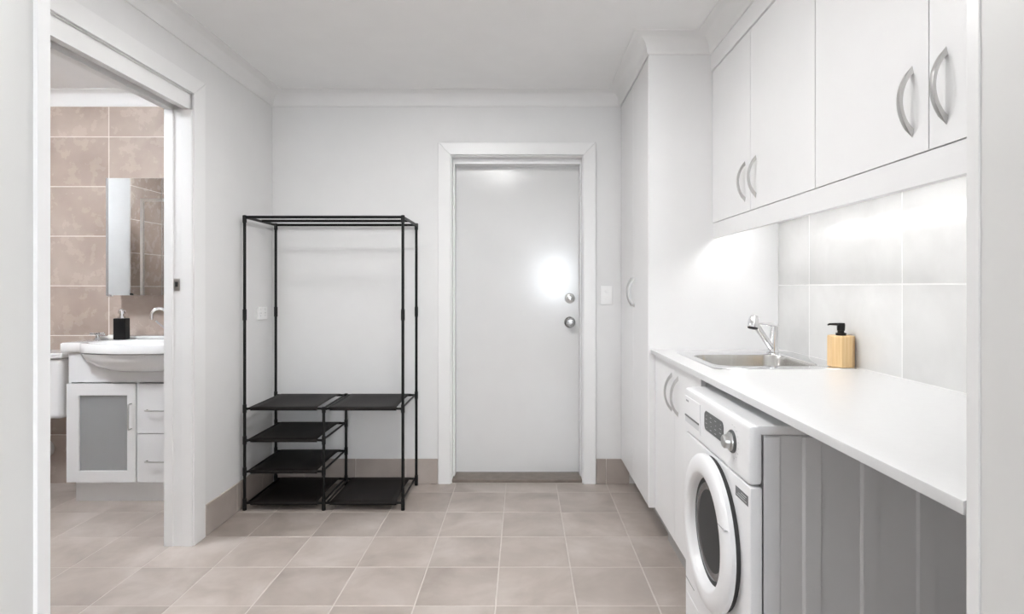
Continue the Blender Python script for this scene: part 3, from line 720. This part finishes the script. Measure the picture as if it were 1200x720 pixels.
# inner bowl: ellipse matched point by point to the outline
def inner(z, sx_, sy_, cy=3.40):
    src = basin_outline(z, 0, 0.006); out = []
    for x, y, _ in src:
        a = math.atan2((y-cy)/0.20, (x-bcx)/0.36); out.append((bcx+sx_*math.cos(a), cy+sy_*math.sin(a), z))
    return out
b.loops(rings_o+[inner(0.908, 0.325, 0.165), inner(0.900, 0.312, 0.155), inner(0.86, 0.285, 0.135), inner(0.81, 0.215, 0.095), inner(0.79, 0.10, 0.05)], True, True)
bo = b.obj('basin_top', 'ceramic', t, ang=50)
# bowl underside
def half(z, sx_, d):
    pts = []
    for k in range(29):
        a = PI*k/28; pts.append((bcx-sx_*math.cos(a), 3.336-d*math.sin(a)**0.9 if 0 < k < 28 else 3.336, z))
    pts += [(bcx+sx_, 3.349, z), (bcx-sx_, 3.349, z)]
    return pts
MB().loops([half(0.745, 0.10, 0.018), half(0.757, 0.18, 0.045), half(0.785, 0.255, 0.080), half(0.82, 0.305, 0.097), half(0.8503, 0.325, 0.104)]).obj('bowl', 'ceramic', t, ang=60)
boxo('back_ledge', (-2.602, -1.705, 3.60, YB-0.0115, 0.9085, 0.925), 'ceramic', t, 0.006)
MB().lathe([(0.011, 0.0), (0.011, 0.002)], (-2.185, 3.545, 0.889), '-Y', 16).obj('overflow_hole', 'gasket', t)
# basin spout and tap handles
sx0, sy0, sz0 = -2.175, 3.625, 0.925
t = thing('basin_tap', 'chrome gooseneck spout on the bathroom basin', 'tap', (sx0, sy0, sz0))
MB().lathe([(0.024, 0.0), (0.024, 0.006), (0.016, 0.012), (0.013, 0.04)], (sx0, sy0, sz0), 'Z', 20).obj('base', 'chrome', t)
path = [(sx0, sy0, sz0+0.03), (sx0+0.002, sy0, sz0+0.08), (sx0, sy0-0.002, sz0+0.12)]
for k in range(1, 11):
    a = PI*1.05*k/10
    path.append((sx0-0.036+0.036*math.cos(a), sy0-0.02*(1-math.cos(a)), sz0+0.125+0.042*math.sin(a)))
path.append((path[-1][0]+0.003, path[-1][1]-0.004, path[-1][2]-0.02))
MB().tube(path, [0.011]*3+[0.010]*11, 14).obj('spout', 'chrome', t)
MB().tube([(sx0-0.008, sy0-0.006, sz0+0.045), (sx0-0.03, sy0-0.014, sz0+0.065), (sx0-0.055, sy0-0.022, sz0+0.092)], [0.007, 0.0055, 0.006], 10).obj('lever', 'chrome', t)
hx_, hy_ = -2.562, 3.57
t = thing('tap_handle', 'small chrome cross tap handle at the left end of the basin', 'tap handle', (hx_, hy_, 0.9085))
MB().lathe([(0.020, 0.0), (0.020, 0.005), (0.012, 0.010), (0.010, 0.026), (0.016, 0.030), (0.016, 0.038), (0.006, 0.042)], (hx_, hy_, 0.9087), 'Z', 18).obj('stem', 'chrome', t)
for a in (0.35, 0.35+PI/2):
    dx, dy = 0.040*math.cos(a), 0.040*math.sin(a)
    MB().tube([(hx_-dx, hy_-dy, 0.941), (hx_-dx*0.9, hy_-dy*0.9, 0.941), (hx_, hy_, 0.941), (hx_+dx*0.9, hy_+dy*0.9, 0.941), (hx_+dx, hy_+dy, 0.941)], [0.005, 0.009, 0.006, 0.009, 0.005], 10).obj('cross_arm', 'chrome', t)
b = MB(); b.box(-2.505, -2.445, 3.565, 3.595, 0.9085, 0.934, 0.011, 4)
tag(b.obj('soap_bar', 'soap', loc=(-2.475, 3.58, 0.9085)), 'small white soap bar between tap handle and black dispenser', 'soap')
dx_, dy_ = -2.400, 3.545
t = thing('black_soap_dispenser', 'square black soap dispenser with a chrome pump on the basin', 'soap dispenser', (dx_, dy_, 0.908))
boxo('bottle', (dx_-0.036, dx_+0.036, dy_-0.024, dy_+0.024, 0.9085, 1.036), 'black_plastic', t, 0.005)
pp = MB().lathe([(0.020, 0.0), (0.020, 0.010), (0.013, 0.012), (0.012, 0.026), (0.019, 0.027), (0.018, 0.045), (0.008, 0.056)], (dx_, dy_, 1.036), 'Z', 20).obj('pump', 'chrome', t)
MB().tube([(dx_, dy_, 1.082), (dx_+0.03, dy_-0.02, 1.084), (dx_+0.042, dy_-0.028, 1.078)], [0.006, 0.004, 0.003], 10).obj('nozzle', 'chrome', pp)

# mirror cabinet
mx0, mx1, my, mz0, mz1 = -2.503, -1.83, 3.555, 1.172, 1.876
t = thing('mirror_cabinet', 'mirror-fronted bathroom cabinet hanging on the tiled wall', 'mirror cabinet', ((mx0+mx1)/2, YB-0.01, mz0))
boxo('body', (mx0+0.004, mx1-0.004, my+0.007, YB-0.0095, mz0+0.002, mz1-0.002), 'laminate', t)
xm_ = (mx0+mx1)/2
for a, c in ((mx0, xm_), (xm_, mx1)): boxo('mirror_door', (a+0.0008, c-0.0008, my, my+0.006, mz0, mz1), 'mirror', t, 0.001)
for xx in (mx0+0.008, mx0+0.028): boxo('clip', (xx, xx+0.012, my-0.004, my+0.008, mz0-0.006, mz0+0.004), 'satin_nickel', t, 0.001)

# toilet
tx = -2.960
t = thing('toilet', 'white close-coupled toilet left of the vanity', 'toilet', (tx, 3.35, 0))
cs = MB().box(tx-0.255, tx+0.255, 3.475, YB-0.012, 0.445, 0.800, 0.025, 3).obj('cistern', 'ceramic', t)
MB().box(tx-0.262, tx+0.262, 3.465, YB-0.011, 0.802, 0.835, 0.010, 3).obj('cistern_lid', 'ceramic', t)
MB().lathe([(0.026, 0.0), (0.026, 0.005), (0.02, 0.007)], (tx, 3.57, 0.835), 'Z', 20).obj('flush_button', 'chrome', cs)
def oval(z, rx_, ry_, cy, n=28): return [(tx+rx_*math.cos(2*PI*k/n), cy+ry_*math.sin(2*PI*k/n)*(1.0 if math.sin(2*PI*k/n) < 0 else 0.8), z) for k in range(n)]
MB().loops([oval(0.0, 0.170, 0.22, 3.38), oval(0.035, 0.165, 0.215, 3.38), oval(0.08, 0.12, 0.19, 3.35), oval(0.15, 0.10, 0.17, 3.32), oval(0.28, 0.15, 0.23, 3.25), oval(0.38, 0.185, 0.27, 3.22), oval(0.40, 0.188, 0.272, 3.22)]).obj('bowl', 'ceramic', t)
MB().loops([oval(0.402, 0.19, 0.275, 3.22), oval(0.425, 0.192, 0.277, 3.22), oval(0.438, 0.18, 0.262, 3.22)]).obj('seat_lid', 'plastic_white', t)
b = MB(); b.tube([(tx+0.220, 3.60, 0.447), (tx+0.225, 3.60, 0.40), (tx+0.200, 3.61, 0.34), (tx+0.240, 3.62, 0.30), (tx+0.265, 3.63, 0.25), (tx+0.270, 3.66, 0.20), (tx+0.260, YB-0.012, 0.17)], 0.006, 10)
b.obj('inlet_hose', 'hose_grey', t)
MB().tube([(tx+0.220, 3.60, 0.449), (tx+0.220, 3.60, 0.425), (tx+0.221, 3.60, 0.405)], [0.014, 0.014, 0.010], 12).obj('inlet_valve', 'plastic_white', t)
# toilet pan outlet shroud
MB().cyl((tx, 3.47, 0.22), (tx, YB-0.012, 0.22), 0.055, 20).obj('pan_outlet', 'ceramic', t)

# shower screen and linen cupboard: seen only in the mirror
t = thing('shower_screen', 'chrome-framed glass shower screen reflected in the bathroom mirror', 'shower screen', (-2.5, 1.90, 0))
for x in (-3.345, -1.70): boxo('frame_post', (x-0.012, x+0.012, 1.888, 1.912, 0.0, 2.0), 'satin_nickel', t)
boxo('frame_rail', (-3.333, -1.712, 1.888, 1.912, 1.976, 2.0), 'satin_nickel', t); boxo('frame_rail', (-3.333, -1.712, 1.888, 1.912, 0.0, 0.03), 'satin_nickel', t)
boxo('glass_pane', (-3.333, -1.712, 1.897, 1.903, 0.03, 1.976), 'clear_glass', t)
t = thing('linen_cupboard', 'narrow white linen cupboard reflected at the left of the mirror', 'cupboard', (-3.55, 1.90, 0))
boxo('body', (BX0+0.009, -3.515, 1.830, 2.110, 0.0, 2.30), 'cupboard_grey', t)
dd_ = boxo('door', (-3.514, -3.497, 1.832, 2.108, 0.05, 2.295), 'cupboard_grey', t, 0.001)
MB().tube([(-3.497, 1.83, 1.16), (-3.477, 1.83, 1.16), (-3.470, 1.84, 1.15), (-3.468, 1.88, 1.10)], 0.008, 10).obj('handle', 'black_plastic', dd_)
